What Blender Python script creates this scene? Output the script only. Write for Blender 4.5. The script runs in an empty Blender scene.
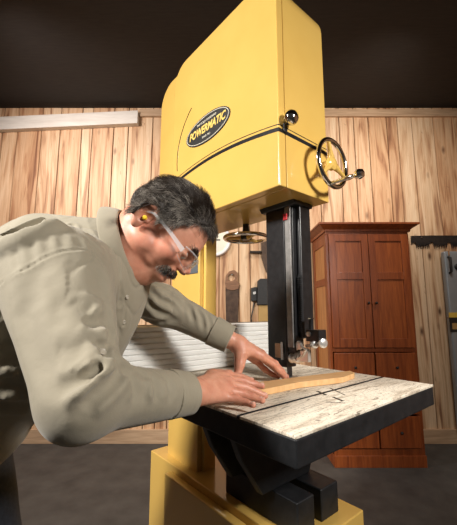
import bpy, bmesh, math, random
import numpy as np
from mathutils import Vector, Matrix
random.seed(4); rng = np.random.default_rng(7)
S = bpy.context.scene; COL = S.collection
F = 333.0; CXP, CYP = 228.5, 262.5; TILT = math.atan(48.5/333); CH = 1.1733     # camera height, table top 0.97
TZ = 0.97
def ray(x, y):
    d = ((x-CXP), F, -(y-CYP)); c, s = math.cos(TILT), math.sin(TILT)
    return np.array([d[0], d[1]*c-d[2]*s, d[1]*s+d[2]*c])
def at(x, y, Y):
    r = ray(x, y); p = r*(Y/r[1]); p[2] += CH; return p
def atz(x, y, z):
    r = ray(x, y); p = r*((z-CH)/r[2]); p[2] += CH; return p
# ------------------------------------------------------------ materials
def mat(name, col=(.5,.5,.5), rough=.5, metal=0., **kw):
    m = bpy.data.materials.new(name); m.use_nodes = True
    b = m.node_tree.nodes['Principled BSDF']
    b.inputs['Base Color'].default_value = (*col, 1); b.inputs['Roughness'].default_value = rough
    b.inputs['Metallic'].default_value = metal
    for k, v in kw.items(): b.inputs[k].default_value = v
    return m
class NT:
    def __init__(s, m): s.m = m; s.t = m.node_tree; s.b = s.t.nodes['Principled BSDF']
    def n(s, ty, **kw):
        nd = s.t.nodes.new(ty)
        for k, v in kw.items():
            if k[0] == '_': nd.inputs[k[1:].replace('_', ' ')].default_value = v
            else: setattr(nd, k, v)
        return nd
    def l(s, a, b): s.t.links.new(a, b)
    def coords(s, scale, kind='Object', rot=(0,0,0)):
        tc = s.n('ShaderNodeTexCoord'); mp = s.n('ShaderNodeMapping'); mp.inputs['Scale'].default_value = scale; mp.inputs['Rotation'].default_value = rot
        s.l(tc.outputs[kind], mp.inputs['Vector']); return mp.outputs[0]
    def noise(s, vec, scale, detail=4, rough=.55, dist=0):
        n = s.n('ShaderNodeTexNoise', _Scale=scale, _Detail=detail, _Roughness=rough, _Distortion=dist); s.l(vec, n.inputs['Vector']); return n.outputs['Fac']
    def ramp(s, fac, stops):
        r = s.n('ShaderNodeValToRGB'); e = r.color_ramp.elements
        while len(e) < len(stops): e.new(.5)
        for i, (p, c) in enumerate(stops):
            e[i].position = p; e[i].color = (*c, 1) if len(c) == 3 else c
        s.l(fac, r.inputs[0]); return r.outputs[0]
    def mix(s, a, b, f, mode='MIX'):
        m = s.n('ShaderNodeMix', data_type='RGBA', blend_type=mode)
        for v, k in ((a, 6), (b, 7), (f, 0)):
            if isinstance(v, (int, float)): m.inputs[k].default_value = v
            elif isinstance(v, tuple): m.inputs[k].default_value = (*v, 1)
            else: s.l(v, m.inputs[k])
        return m.outputs[2]
    def bump(s, fac, strength=.3, dist=.002):
        b = s.n('ShaderNodeBump', _Strength=strength, _Distance=dist); s.l(fac, b.inputs['Height']); s.l(b.outputs[0], s.b.inputs['Normal'])
    def base(s, c): s.l(c, s.b.inputs['Base Color'])
def noisy(name, c1, c2, scale=20, rough=.5, metal=0, bump=0, sc=(1,1,1), detail=5, bd=.002, **kw):
    m = mat(name, c1, rough, metal, **kw); t = NT(m); v = t.coords(sc); f = t.noise(v, scale, detail)
    t.base(t.ramp(f, [(.3, c1), (.7, c2)]))
    if bump: t.bump(f, bump, bd)
    return m
def mk_boards():
    m = mat('pine_boards', rough=.62); t = NT(m)
    at_ = t.n('ShaderNodeAttribute', attribute_name='board')
    # board id in red, warmth in green
    sep = t.n('ShaderNodeSeparateColor'); t.l(at_.outputs['Color'], sep.inputs[0])
    v = t.coords((1, 1, 1)); off = t.n('ShaderNodeVectorMath', operation='MULTIPLY_ADD'); t.l(at_.outputs['Color'], off.inputs[0])
    off.inputs[1].default_value = (7, 7, 23); t.l(v, off.inputs[2])
    mp = t.n('ShaderNodeMapping'); mp.inputs['Scale'].default_value = (9, 9, .75); t.l(off.outputs[0], mp.inputs[0])
    f = t.noise(mp.outputs[0], 1.6, 4, .5, 1.2)
    c = t.ramp(f, [(.30, (.30,.165,.095)), (.41, (.56,.36,.22)), (.50, (.73,.54,.36)), (.68, (.82,.66,.48))])
    mp2 = t.n('ShaderNodeMapping'); mp2.inputs['Scale'].default_value = (70, 70, 2.2); t.l(off.outputs[0], mp2.inputs[0])
    g = t.noise(mp2.outputs[0], 1.5, 5, .6, .4)
    c = t.mix(c, t.ramp(g, [(.3, (.62,.5,.4)), (.6, (1,1,1))]), .55, 'MULTIPLY')
    hue = t.ramp(sep.outputs[0], [(0, (.78,.58,.42)), (.35, (1,.86,.72)), (.7, (1.0,.93,.83)), (1, (.88,.68,.50))])
    c = t.mix(c, hue, .8, 'MULTIPLY')
    mp3 = t.n('ShaderNodeMapping'); mp3.inputs['Scale'].default_value = (6, 6, 2.6); t.l(off.outputs[0], mp3.inputs[0])
    vo = t.n('ShaderNodeTexVoronoi', _Scale=1.0, _Randomness=1.0); t.l(mp3.outputs[0], vo.inputs['Vector'])
    k = t.ramp(vo.outputs['Distance'], [(.04, (1,1,1)), (.10, (.4,.4,.4)), (.15, (0,0,0))])
    c = t.mix(c, (.13,.06,.028), k)
    mp4 = t.n('ShaderNodeMapping'); mp4.inputs['Scale'].default_value = (20, 20, 3); t.l(off.outputs[0], mp4.inputs[0])
    st = t.noise(mp4.outputs[0], 1.1, 3, .6, 2.5)
    c = t.mix(c, (.20,.10,.05), t.ramp(st, [(.66, (0,0,0)), (.74, (.7,.7,.7))]))
    t.base(c); t.bump(g, .25, .002); return m
def mk_cherry(name='cherry_wood', a=(.165,.034,.008), b=(.32,.080,.018)):
    m = mat(name, rough=.36); t = NT(m); v = t.coords((14, 14, 1.2)); f = t.noise(v, 2.2, 6, .6, .8)
    c = t.ramp(f, [(.3, a), (.65, b)])
    v2 = t.coords((120, 120, 6)); g = t.noise(v2, 1.5, 3); c = t.mix(c, t.ramp(g, [(.3, (.6,.55,.5)), (.6, (1,1,1))]), .5, 'MULTIPLY')
    t.base(c); t.bump(g, .08, .001); return m
def mk_table():
    m = mat('scuffed_table', rough=.7); t = NT(m)
    v = t.coords((1, 7, 1)); f = t.noise(v, 7, 8, .68, 1.2)
    c = t.ramp(f, [(.30, (.24,.19,.14)), (.40, (.54,.46,.36)), (.50, (.74,.66,.54)), (.7, (.86,.79,.67))])
    v2 = t.coords((1, 1, 1)); s = t.noise(v2, 190, 4, .7)
    c = t.mix(c, (.14,.115,.085), t.ramp(s, [(.56, (0,0,0)), (.68, (.85,.85,.85))]))
    v3 = t.coords((3, 16, 1)); q = t.noise(v3, 4, 6, .65, 2.2)
    c = t.mix(c, (.12,.085,.055), t.ramp(q, [(.57, (0,0,0)), (.65, (.8,.8,.8))]))
    t.base(c); t.bump(f, .35, .003); return m
M = {}
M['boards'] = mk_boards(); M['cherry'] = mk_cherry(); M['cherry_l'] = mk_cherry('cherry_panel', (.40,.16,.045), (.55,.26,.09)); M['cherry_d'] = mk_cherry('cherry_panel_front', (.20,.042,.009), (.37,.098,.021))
M['table'] = mk_table()
M['cast'] = noisy('blackened_cast_iron', (.010,.011,.013), (.022,.023,.026), 40, .5, .3, .2)
M['yellow'] = noisy('yellow_enamel', (.67,.425,.105), (.71,.46,.12), 6, .24, 0, 0, **{'Coat Weight': .5, 'Coat Roughness': .08})
M['black'] = noisy('black_paint', (.008,.008,.009), (.018,.018,.02), 60, .32, 0, .15)
M['rubber'] = noisy('black_plastic', (.012,.012,.013), (.022,.021,.02), 60, .5, 0)
M['chrome'] = mat('chrome', (.82,.8,.77), .09, 1)
M['steel'] = noisy('brushed_steel', (.42,.41,.4), (.6,.58,.56), 50, .32, 1, .1, (1,1,8))
M['bright'] = mat('bright_bearing_steel', (.82,.81,.79), .30, .75)
M['scale'] = noisy('worn_steel_strip', (.20,.195,.19), (.30,.29,.28), 60, .42, .6, .1)
M['oldsteel'] = noisy('aged_saw_steel', (.05,.03,.022), (.12,.075,.05), 22, .45, .5, .15)
M['darksteel'] = noisy('rusted_dark_steel', (.012,.009,.008), (.035,.025,.02), 30, .6, .3, .2)
M['white'] = noisy('white_ribbed_aluminium', (.76,.76,.74), (.83,.83,.81), 12, .35, 0, .05, (1,1,8))
M['maple'] = noisy('orange_maple', (.70,.40,.17), (.83,.53,.26), 9, .5, 0, .1, (2,14,2))
M['floor'] = noisy('grey_concrete', (.05,.046,.042), (.085,.08,.072), 7, .7, 0, .2, detail=8)
M['dark'] = noisy('unlit_dark_ceiling', (.012,.010,.009), (.022,.018,.015), 8, .8, 0, .2, (1,8,1))  # near-black colour stands in for an unlit roof space
M['beam'] = noisy('pale_painted_beam', (.66,.60,.52), (.80,.75,.67), 7, .6, 0, .2, (.6,6,6))
M['trim'] = noisy('pine_trim', (.42,.27,.16), (.62,.43,.27), 9, .6, 0, .2, (.5,6,6))
M['clock'] = mat('white_enamel', (.85,.86,.86), .25)
M['greymetal'] = noisy('grey_sheet_metal', (.30,.34,.37), (.36,.40,.43), 5, .35, .3, 0)
M['tan'] = noisy('tan_plastic', (.40,.25,.08), (.50,.32,.11), 12, .5)
M['badge_yellow'] = mat('badge_gold', (.85,.60,.16), .35); M['cream'] = mat('badge_cream', (.9,.85,.7), .4)
M['red'] = mat('red_pointer', (.5,.012,.02), .4)
M['brownwood'] = noisy('walnut_handle', (.16,.075,.035), (.30,.15,.075), 18, .5, 0, .1, (1,1,5))
M['yellowlabel'] = mat('yellow_label', (.75,.52,.08), .5)
M['plug'] = mat('yellow_foam', (.95,.66,.03), .7)
M['bluegrey'] = mat('grey_plate', (.10,.115,.13), .4)
def mk_skin():
    m = mat('skin', rough=.46, **{'Subsurface Weight': .12, 'Subsurface Scale': .006}); t = NT(m)
    m.node_tree.nodes['Principled BSDF'].inputs['Subsurface Radius'].default_value = (1, .35, .2)
    a = t.n('ShaderNodeAttribute', attribute_name='tint'); sep = t.n('ShaderNodeSeparateColor'); t.l(a.outputs['Color'], sep.inputs[0])
    v = t.coords((1,1,1)); f = t.noise(v, 45, 5, .6)
    c = t.ramp(f, [(.3, (.56,.235,.15)), (.7, (.68,.335,.225))])
    c = t.mix(c, (.56,.17,.12), sep.outputs[0]); c = t.mix(c, (.78,.55,.46), sep.outputs[1]); c = t.mix(c, (.12,.08,.07), sep.outputs[2])
    t.base(c); f2 = t.noise(v, 420, 3, .6); t.bump(f2, .22, .0012); return m
M['skin'] = mk_skin()
def mk_shirt():
    m = mat('khaki_shirt_cloth', rough=.85, **{'Sheen Weight': .2}); t = NT(m); v = t.coords((1,1,1)); f = t.noise(v, 14, 4)
    t.base(t.ramp(f, [(.3, (.265,.235,.172)), (.7, (.31,.275,.205))]))
    g = t.noise(v, 900, 2); w = t.noise(v, 38, 5, .55, .6); mx = t.mix(w, g, .18); t.bump(mx, .35, .004); return m
M['shirt'] = mk_shirt()
M['trouser'] = noisy('dark_denim', (.015,.02,.03), (.03,.035,.05), 120, .85, 0, .2)
M['leather'] = noisy('brown_leather', (.05,.025,.012), (.09,.05,.025), 30, .5, 0, .2)
M['button'] = mat('pale_button', (.42,.38,.31), .35)
M['eye'] = mat('eye_white', (.7,.66,.62), .15); M['iris'] = mat('dark_iris', (.04,.025,.015), .15)
def mk_hair(name, dark, grey, thr):
    m = mat(name, rough=.45); t = NT(m); a = t.n('ShaderNodeAttribute', attribute_name='grey')
    t.base(t.ramp(a.outputs['Fac'], [(thr-.12, dark), (thr+.12, grey)])); return m
M['hair'] = mk_hair('greying_brown_hair', (.028,.017,.011), (.42,.38,.33), .62)
M['scalp'] = noisy('dark_hair_mass', (.016,.011,.009), (.05,.042,.036), 90, .7, 0, .5, (1,1,1), bd=.004)
def mk_lens():
    m = bpy.data.materials.new('clear_lens'); m.use_nodes = True; nt = m.node_tree; nt.nodes.clear()
    o = nt.nodes.new('ShaderNodeOutputMaterial'); mx = nt.nodes.new('ShaderNodeMixShader'); tr = nt.nodes.new('ShaderNodeBsdfTransparent'); gl = nt.nodes.new('ShaderNodeBsdfGlossy'); fr = nt.nodes.new('ShaderNodeLayerWeight')
    tr.inputs[0].default_value = (.95,.96,.96,1); gl.inputs['Roughness'].default_value = .04; fr.inputs[0].default_value = .12
    mu = nt.nodes.new('ShaderNodeMath'); mu.operation = 'MULTIPLY'; mu.inputs[1].default_value = .4; nt.links.new(fr.outputs[0], mu.inputs[0]); nt.links.new(mu.outputs[0], mx.inputs[0]); nt.links.new(tr.outputs[0], mx.inputs[1]); nt.links.new(gl.outputs[0], mx.inputs[2]); nt.links.new(mx.outputs[0], o.inputs[0]); return m
M['lens'] = mk_lens()
M['temple'] = mat('clear_temple', (.80,.82,.84), .15, 0, **{'Alpha': .32})
# ------------------------------------------------------------ builders
def tag(o, label=None, cat=None, group=None, kind=None):
    if label: o['label'] = label
    if cat: o['category'] = cat
    if group: o['group'] = group
    if kind: o['kind'] = kind
    return o
def thing(name, label, cat, loc=(0,0,0), rz=0, group=None):
    o = bpy.data.objects.new(name, None); COL.objects.link(o); o.location = loc; o.rotation_euler = (0, 0, rz); o.empty_display_size = .1
    return tag(o, label, cat, group)
class MB:
    def __init__(s): s.bm = bmesh.new()
    def _x(s, vs, mtx):
        if mtx is not None: bmesh.ops.transform(s.bm, matrix=mtx, verts=vs)
    def box(s, a, b, mtx=None):
        lo = [min(a[i], b[i]) for i in range(3)]; hi = [max(a[i], b[i]) for i in range(3)]
        r = bmesh.ops.create_cube(s.bm, size=1)['verts']
        for v in r: v.co = Vector([lo[i]+(v.co[i]+.5)*(hi[i]-lo[i]) for i in range(3)])
        s._x(r, mtx); return s
    def prism(s, pts, axis, lo, hi, mtx=None):          # polygon in the two other axes
        def P(u, v, w):
            return {0: (w, u, v), 1: (u, w, v), 2: (u, v, w)}[axis]
        A = [s.bm.verts.new(P(u, v, lo)) for u, v in pts]; B = [s.bm.verts.new(P(u, v, hi)) for u, v in pts]; n = len(pts)
        s.bm.faces.new(A); s.bm.faces.new(B[::-1])
        for i in range(n): s.bm.faces.new((A[i], B[i], B[(i+1) % n], A[(i+1) % n]))
        s._x(A+B, mtx); return s
    def tube(s, pts, r, seg=12, cap=True, closed=False):
        pts = [Vector(p) for p in pts]; n = len(pts); rs = r if isinstance(r, (list, tuple)) else [r]*n; rings = []
        up = None
        for i, p in enumerate(pts):
            if closed: t = pts[(i+1) % n]-pts[i-1]
            else: t = pts[min(i+1, n-1)]-pts[max(i-1, 0)]
            t.normalize()
            if up is None: up = Vector((0,0,1)) if abs(t.z) < .9 else Vector((1,0,0))
            x = t.cross(up).normalized(); y = x.cross(t).normalized(); up = y
            rings.append([s.bm.verts.new(p+(x*math.cos(2*math.pi*k/seg)+y*math.sin(2*math.pi*k/seg))*rs[i]) for k in range(seg)])
        m = n if closed else n-1
        for i in range(m):
            A, B = rings[i], rings[(i+1) % n]
            for k in range(seg): s.bm.faces.new((A[k], A[(k+1) % seg], B[(k+1) % seg], B[k]))
        if cap and not closed: s.bm.faces.new(rings[0][::-1]); s.bm.faces.new(rings[-1])
        return s
    def cyl(s, a, b, r, r2=None, seg=24): return s.tube([a, b], [r, r if r2 is None else r2], seg)
    def lathe(s, prof, c, axis, seg=32):                 # prof: (radius, height along axis)
        ax = Vector(axis).normalized(); up = Vector((0,0,1)) if abs(ax.z) < .9 else Vector((1,0,0)); x = ax.cross(up).normalized(); y = ax.cross(x).normalized(); c = Vector(c); R = []
        for r, h in prof: R.append([s.bm.verts.new(c+ax*h+(x*math.cos(2*math.pi*k/seg)+y*math.sin(2*math.pi*k/seg))*max(r, 1e-4)) for k in range(seg)])
        for A, B in zip(R[:-1], R[1:]):
            for k in range(seg): s.bm.faces.new((A[k], A[(k+1) % seg], B[(k+1) % seg], B[k]))
        s.bm.faces.new(R[0][::-1]); s.bm.faces.new(R[-1]); return s
    def ball(s, c, r, seg=20):
        v = bmesh.ops.create_uvsphere(s.bm, u_segments=seg, v_segments=seg//2+2, radius=1)['verts']
        rr = r if isinstance(r, (tuple, list)) else (r, r, r)
        for q in v: q.co = Vector((q.co.x*rr[0]+c[0], q.co.y*rr[1]+c[1], q.co.z*rr[2]+c[2]))
        return s
    def build(s, name, m, parent=None, bevel=0, smooth=True, seg=2):
        bmesh.ops.recalc_face_normals(s.bm, faces=s.bm.faces)
        me = bpy.data.meshes.new(name); s.bm.to_mesh(me); s.bm.free(); me.materials.append(M[m] if isinstance(m, str) else m)
        o = bpy.data.objects.new(name, me); COL.objects.link(o)
        if parent: o.parent = parent
        if bevel:
            b = o.modifiers.new('bevel', 'BEVEL'); b.width = bevel; b.segments = seg; b.limit_method = 'ANGLE'; b.angle_limit = math.radians(35); b.harden_normals = True
        if smooth:
            for p in me.polygons: p.use_smooth = True
            try: me.set_sharp_from_angle(angle=math.radians(38))
            except Exception: pass
        return o
def text(name, s, size, mtx, m, parent, ext=.0006, shear=0, sx=1, bold=0):
    c = bpy.data.curves.new(name, 'FONT'); c.body = s; c.size = size; c.extrude = ext; c.align_x = 'CENTER'; c.align_y = 'CENTER'; c.shear = shear; c.offset = bold
    o = bpy.data.objects.new(name+'_tmp', c); COL.objects.link(o); bpy.context.view_layer.update()
    me = bpy.data.meshes.new_from_object(o.evaluated_get(bpy.context.evaluated_depsgraph_get())); bpy.data.objects.remove(o)
    me.transform(mtx @ Matrix.Diagonal((sx, 1, 1, 1))); me.materials.clear(); me.materials.append(M[m])
    q = bpy.data.objects.new(name, me); COL.objects.link(q); q.parent = parent; return q
# ------------------------------------------------------------ the room
WY = 3.20; CEIL = float(at(400, 108.5, 3.20)[2])
def struct(o): o['kind'] = 'structure'; return o
struct(MB().box((-3.4,-1.6,-.1), (3.6,WY+.2,0)).build('floor', 'floor'))
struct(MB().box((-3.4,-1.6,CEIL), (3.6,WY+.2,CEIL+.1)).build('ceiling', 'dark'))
def board_wall(name, axis, lo, hi, face, sgn, z1=CEIL):
    bm = bmesh.new(); cols = []; x = lo
    while x < hi:
        w = random.choice((.11,.15,.19,.22,.25)); x2 = min(x+w, hi); g = .0026; d = random.uniform(0, .003)
        prof = [(x+g, .0), (x+g+.003, -.006-d), (x2-g-.003, -.006-d), (x2-g, 0)]
        if x2-x > .02:
            vs = []
            for z in (0, z1):
                vs.append([bm.verts.new((u, face+v, z) if axis == 0 else (face-sgn*v, u, z)) for u, v in prof])
            c = (random.random(), random.random(), random.random(), 1)
            for i in range(3): bm.faces.new((vs[0][i], vs[0][i+1], vs[1][i+1], vs[1][i])); cols.append(c)
        x = x2
    vs = [bm.verts.new((u, face+.012, z) if axis == 0 else (face-sgn*.002, u, z)) for u, z in ((lo,0),(hi,0),(hi,z1),(lo,z1))]; bm.faces.new(vs); cols.append((0,0,0,1))
    vs2 = [bm.verts.new((u, face+.1, z) if axis == 0 else (face-sgn*.1, u, z)) for u, z in ((lo,0),(hi,0),(hi,z1),(lo,z1))]; bm.faces.new(vs2); cols.append((0,0,0,1))
    me = bpy.data.meshes.new(name); bm.to_mesh(me); bm.free(); ca = me.color_attributes.new('board', 'FLOAT_COLOR', 'CORNER')
    for p in me.polygons:
        for li in p.loop_indices: ca.data[li].color = cols[p.index]
    me.materials.append(M['boards']); o = bpy.data.objects.new(name, me); COL.objects.link(o); return struct(o)
board_wall('wall_back', 0, -3.3, 3.5, WY, 1)
board_wall('wall_left', 1, -1.5, WY, -3.3, -1)
board_wall('wall_right', 1, -1.5, WY, 3.5, 1)
# pine trim board under the ceiling, pale beam on its left
z1 = at(400, 118, WY)[2]; z2 = at(400, 111, WY)[2]
bx = at(139, 120, WY-.03)[0]
struct(MB().box((bx, WY-.034, z1), (3.5, WY-.006, z2)).build('trim_1', 'trim', bevel=.003))
za = at(0, 130, WY-.06)[2]; zb = at(138, 123.5, WY-.06)[2]; xa = at(0, 130, WY-.06)[0]; sl = (zb-za)/(bx-xa); xl = -3.2
struct(MB().prism([(xl, za+sl*(xl-xa)), (bx-.004, zb), (bx-.004, zb+.14), (xl, za+sl*(xl-xa)+.14)], 1, WY-.07, WY-.006).build('trim_2', 'beam', bevel=.004))
struct(MB().box((-3.3, WY-.03, 0), (3.5, WY-.006, .12)).build('baseboard_back', 'trim', bevel=.003))
# ------------------------------------------------------------ band saw
PX, PY = .13750, .85
VA = math.atan2(.6429, .7659)
saw = thing('band_saw', 'large yellow band saw with black guide post, chrome handwheels and scuffed work table', 'band saw', (PX, PY, 0), VA)
Vd = np.array([math.cos(VA), math.sin(VA)]); Ud = np.array([-Vd[1], Vd[0]])
ZB = CH+.333; ZT = CH+1.02
# local axes: x = a (away to the right), y = b (away to the left), z up
LB = .735; DB = .2287
def rrect(y0, y1, z0, z1, r, corners, n=8):
    pts = []
    for k, (cy, cz, a0) in enumerate(((y0, z0, 180), (y1, z0, 270), (y1, z1, 0), (y0, z1, 90))):
        rr = r if k in corners else 0
        if rr == 0: pts.append((cy, cz)); continue
        ox = cy+rr if cy == y0 else cy-rr; oz = cz+rr if cz == z0 else cz-rr
        for i in range(n+1):
            a = math.radians(a0+90*i/n); pts.append((ox+rr*math.cos(a), oz+rr*math.sin(a)))
    return pts
MB().prism(rrect(0, LB, ZB, ZT, .10, (2, 3)), 0, .0292, DB).build('upper_housing', 'yellow', saw, bevel=.0025)
door = MB().prism(rrect(0, .57, ZB, ZT-.01, .09, (2, 3)), 0, 0, .0282).build('upper_door', 'yellow', saw, bevel=.004, seg=3)
def stripe_z(b):
    xs = [0, .158, .258, .36, .466, .57]; zs = [.499, .5203, .5292, .5305, .5205, .497]
    return CH+float(np.interp(b, xs, zs)) if False else CH+.499+ (.0315)*math.sin(math.pi*min(max((b+.0)/.60, 0), 1))**.9
sb = MB(); n = 40
for off, th in ((-.006, .0115), (.0085, .0022)):
    for i in range(n):
        b0, b1 = .57*i/n, .57*(i+1)/n
        z_, z_2 = stripe_z(b0)+off, stripe_z(b1)+off
        sb.prism([(b0, z_-th/2), (b1, z_2-th/2), (b1, z_2+th/2), (b0, z_+th/2)], 0, -.0008, .0002)
sb.build('stripe', 'black', door, smooth=False)
s2 = MB()
for off, th in ((-.006, .0115), (.0085, .0022)):
    zz = CH+.499+off
    s2.box((.0292, -.0008, zz-th/2), (DB, .0002, zz+th/2))
s2.build('stripe', 'black', saw, smooth=False)
s4 = MB()
for off, th in ((-.006, .0115), (.0085, .0022)):
    zz = CH+.499+off; s4.box((.0284, .57, zz-th/2), (.0294, LB+.0008, zz+th/2)); s4.box((.0284, LB-.0002, zz-th/2), (DB, LB+.0008, zz+th/2))
s4.build('stripe', 'black', saw, smooth=False)
s3 = MB()
for off, th in ((-.006, .0115), (.0085, .0022)):
    zz = CH+.499+off; s3.box((-.0008, -.0008, zz-th/2), (.0282, .0002, zz+th/2))
s3.build('stripe', 'black', door, smooth=False)
# raised rim line on the door
rl = MB(); pts = [(-.0005, .575-.0-.004, CH+.60)]
rl.tube([(-.001, .30+.232*math.cos(math.radians(a)), CH+.585+.23*math.sin(math.radians(a))) for a in range(-9, 58, 4)], .0011, 6).build('bead', 'black', door)
# badge
LC = (.333, CH+.645); L2 = Matrix(((0, 0, -1, 0), (-1, 0, 0, LC[0]), (0, 1, 0, LC[1]), (0, 0, 0, 1)))
def oval(a, b, x0, x1, n=48): return MB().prism([(LC[0]+a*math.cos(2*math.pi*i/n), LC[1]+b*math.sin(2*math.pi*i/n)) for i in range(n)], 0, x0, x1)
np_ = oval(.130, .053, -.0035, 0).build('name_plate', 'rubber', door, bevel=.001)
rim = MB().tube([(-.0036, LC[0]+.124*math.cos(2*math.pi*i/48), LC[1]+.0475*math.sin(2*math.pi*i/48)) for i in range(48)], .0011, 6, closed=True).build('border', 'cream', np_)
def TM(dz): return Matrix.Translation((-.0036, 0, dz)) @ L2
text('lettering', 'POWERMATIC', .041, TM(0), 'badge_yellow', np_, .0006, .22, .80, .0012)
text('lettering', 'THE GOLD STANDARD', .011, TM(.029), 'cream', np_, .0005, 0, 1)
text('lettering', 'SINCE 1921', .010, TM(-.029), 'cream', np_, .0005, 0, 1)
# knob on the side near the door
kn = MB().lathe([(.006,0),(.006,.006),(.011,.007),(.0175,.013),(.0212,.023),(.0205,.032),(.0140,.040),(.003,.043)], (.024, 0, CH+.525), (0,-1,0)).build('door_knob', 'chrome', saw)
MB().box((.016, -.006, CH+.490), (.030, 0, CH+.515)).build('latch', 'black', saw, bevel=.001)
# side handwheel
WA, WZ, WR = .185, CH+.433, .071
hw = MB().tube([(WA+WR*math.cos(t), -.045, WZ+WR*math.sin(t)) for t in np.linspace(0, 2*math.pi, 48, endpoint=False)], .0075, 12, closed=True).build('handwheel', 'chrome', saw)
MB().lathe([(.009,0),(.012,.002),(.016,.032),(.020,.036),(.020,.048),(.014,.052),(.001,.053)], (WA, 0, WZ), (0,-1,0)).build('hub', 'yellow', hw)
for t in (100, 220, 340):
    t = math.radians(t); c, s_ = math.cos(t), math.sin(t)
    MB().tube([(WA+r*c, -.043, WZ+r*s_) for r in (.014, .04, .068)], [.011, .007, .0055], 10).build('spoke', 'yellow', hw)
ha = math.radians(254)
hx, hz = WA+WR*math.cos(ha), WZ+WR*math.sin(ha)
MB().lathe([(.004,0),(.006,.004),(.005,.02),(.006,.045),(.0075,.062),(.006,.071),(.005,.075),(.011,.081),(.0145,.091),(.011,.101),(.002,.105)], (hx, -.045, hz), (0,-1,0)).build('crank_handle', 'chrome', hw)
MB().cyl((WA, 0.001, WZ), (WA, -.04, WZ), .007).build('shaft', 'steel', hw)
# tension wheel under the housing
p = atz(246, 238, CH+.279)[:2]-np.array([PX, PY]); ta, tb = float(p@Vd), float(p@Ud); ta = min(ta, .215)
tw = MB().tube([(ta+.082*math.cos(t), tb+.082*math.sin(t), CH+.279) for t in np.linspace(0, 2*math.pi, 48, endpoint=False)], .0075, 12, closed=True).build('tension_wheel', 'chrome', saw)
MB().lathe([(.018,-.008),(.022,-.004),(.022,.01),(.014,.014),(.012,.0545)], (ta, tb, CH+.279), (0,0,1)).build('hub', 'black', tw)
for t in (15, 135, 255):
    t = math.radians(t); MB().tube([(ta+r*math.cos(t), tb+r*math.sin(t), CH+.279) for r in (.015, .045, .079)], [.010, .007, .006], 10).build('spoke', 'yellow', tw)
# column
c0b, c1b = .43, .665
MB().prism([(.085,.45),(.137,.45),(.20,.565),(.20,c1b+.01),(.085,c1b+.01)], 2, .42, ZB).build('column', 'yellow', saw, bevel=.004)
MB().box((.066, .462, .55), (.084, c1b-.0, ZB-.0)).build('column_cover', 'yellow', saw, bevel=.003)
q = at(198, 272, 1.1); 
def sab(x, y, a):    # pixel -> saw (a,b,z) on the plane a=const
    r = ray(x, y); n3 = Vd; o = np.array([PX, PY]); k = (a+o@n3)/(r[:2]@n3); w = r*k; return (a, float((w[:2]-o)@Ud), float(w[2]+CH))
e1 = sab(187, 262, .066); e2 = sab(198, 273, .066)
MB().box((.063, e1[1], e1[2]), (.066, e2[1], e2[2])).build('warning_plate', 'bluegrey', saw, bevel=.001)
# lower housing, base, trunnion
MB().prism(rrect(-.02, LB, .06, .62, .08, (0, 1)), 0, .03, .30).build('lower_housing', 'yellow', saw, bevel=.004)
ld = MB().prism(rrect(0.0, .57, .10, .60, .07, (0, 1)), 0, .0, .029).build('lower_door', 'yellow', saw, bevel=.004)
MB().lathe([(.004,0),(.004,.01),(.012,.013),(.014,.022),(.010,.03),(.001,.032)], (0, .05, .35), (-1,0,0)).build('door_knob', 'chrome', ld)
MB().box((-.01, -.05, 0), (.34, .72, .06)).build('base', 'cast', saw, bevel=.006)
tr = MB()
tr.box((.06, .02, .62), (.13, .30, .70)); tr.box((.16, .02, .62), (.24, .30, .70))
tr.prism([(-.10,.915), (.30,.915), (.26,.80), (.22,.70), (.02,.70), (-.05,.80)], 1, .10, .125); tr.prism([(-.10,.915), (.30,.915), (.26,.80), (.22,.70), (.02,.70), (-.05,.80)], 1, .22, .245)
tr.build('trunnion', 'cast', saw, bevel=.004)
# work table: corners measured A right, B near, C left, D far -> local a from -.231 to .373, b from -.221 to .396
a0, a1, b0, b1 = -.193, .411, -.188, .429; th = .054
SLB = .020   # mitre slot position
tt = MB()
# top skin in strips along a (slot between strips)
slot_b0, slot_b1 = -.049, -.041
segs = [(b0, slot_b0, TZ), (slot_b1, .139, TZ), (.1425, b1, TZ)]
for u, v, z in segs: tt.box((a0, u, TZ-.006), (a1, v, z))
table = tt.build('table_top', 'table', saw, bevel=.0015)
MB().box((a0+.001, b0+.001, TZ-th), (a1-.001, b1-.001, TZ-.0058)).build('table_casting', 'cast', saw, bevel=.004)
MB().box((a0, slot_b0-.0005, TZ-.0055), (a1, slot_b1+.0005, TZ-.0035)).box((a0, slot_b1-.0022, TZ-.0035), (a1, slot_b1-.0002, TZ+.0001)).box((a0, slot_b0+.0002, TZ-.0035), (a1, slot_b0+.0016, TZ+.0001)).build('mitre_slot', 'cast', saw, smooth=False)
mk = MB()    # worn dark marks pressed into the top
for (x1_, y1_, x2_, y2_, w) in ((317,391,326,395,.007), (330,388,345,395,.003), (333,397,343,401,.006), (326,402,345,403,.002)):
    A_, B_ = atz(x1_, y1_, TZ+.0003), atz(x2_, y2_, TZ+.0003); A2 = A_[:2]-[PX, PY]; B2 = B_[:2]-[PX, PY]
    a_ = Vector((A2@Vd, A2@Ud, 0)); b_ = Vector((B2@Vd, B2@Ud, 0)); d = (b_-a_); L = d.length; ang = math.atan2(d.y, d.x)
    mk.box((0, -w/2, TZ-.001), (L, w/2, TZ+.0006), Matrix.Translation((a_.x, a_.y, 0)) @ Matrix.Rotation(ang, 4, 'Z'))
mk.build('scuff_mark', 'darksteel', saw, smooth=False)
MB().lathe([(.028, -.001), (.028, .0008), (.001, .0009)], (.187, .141, TZ), (0,0,1), 40).build('table_insert', 'scale', saw)
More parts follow.
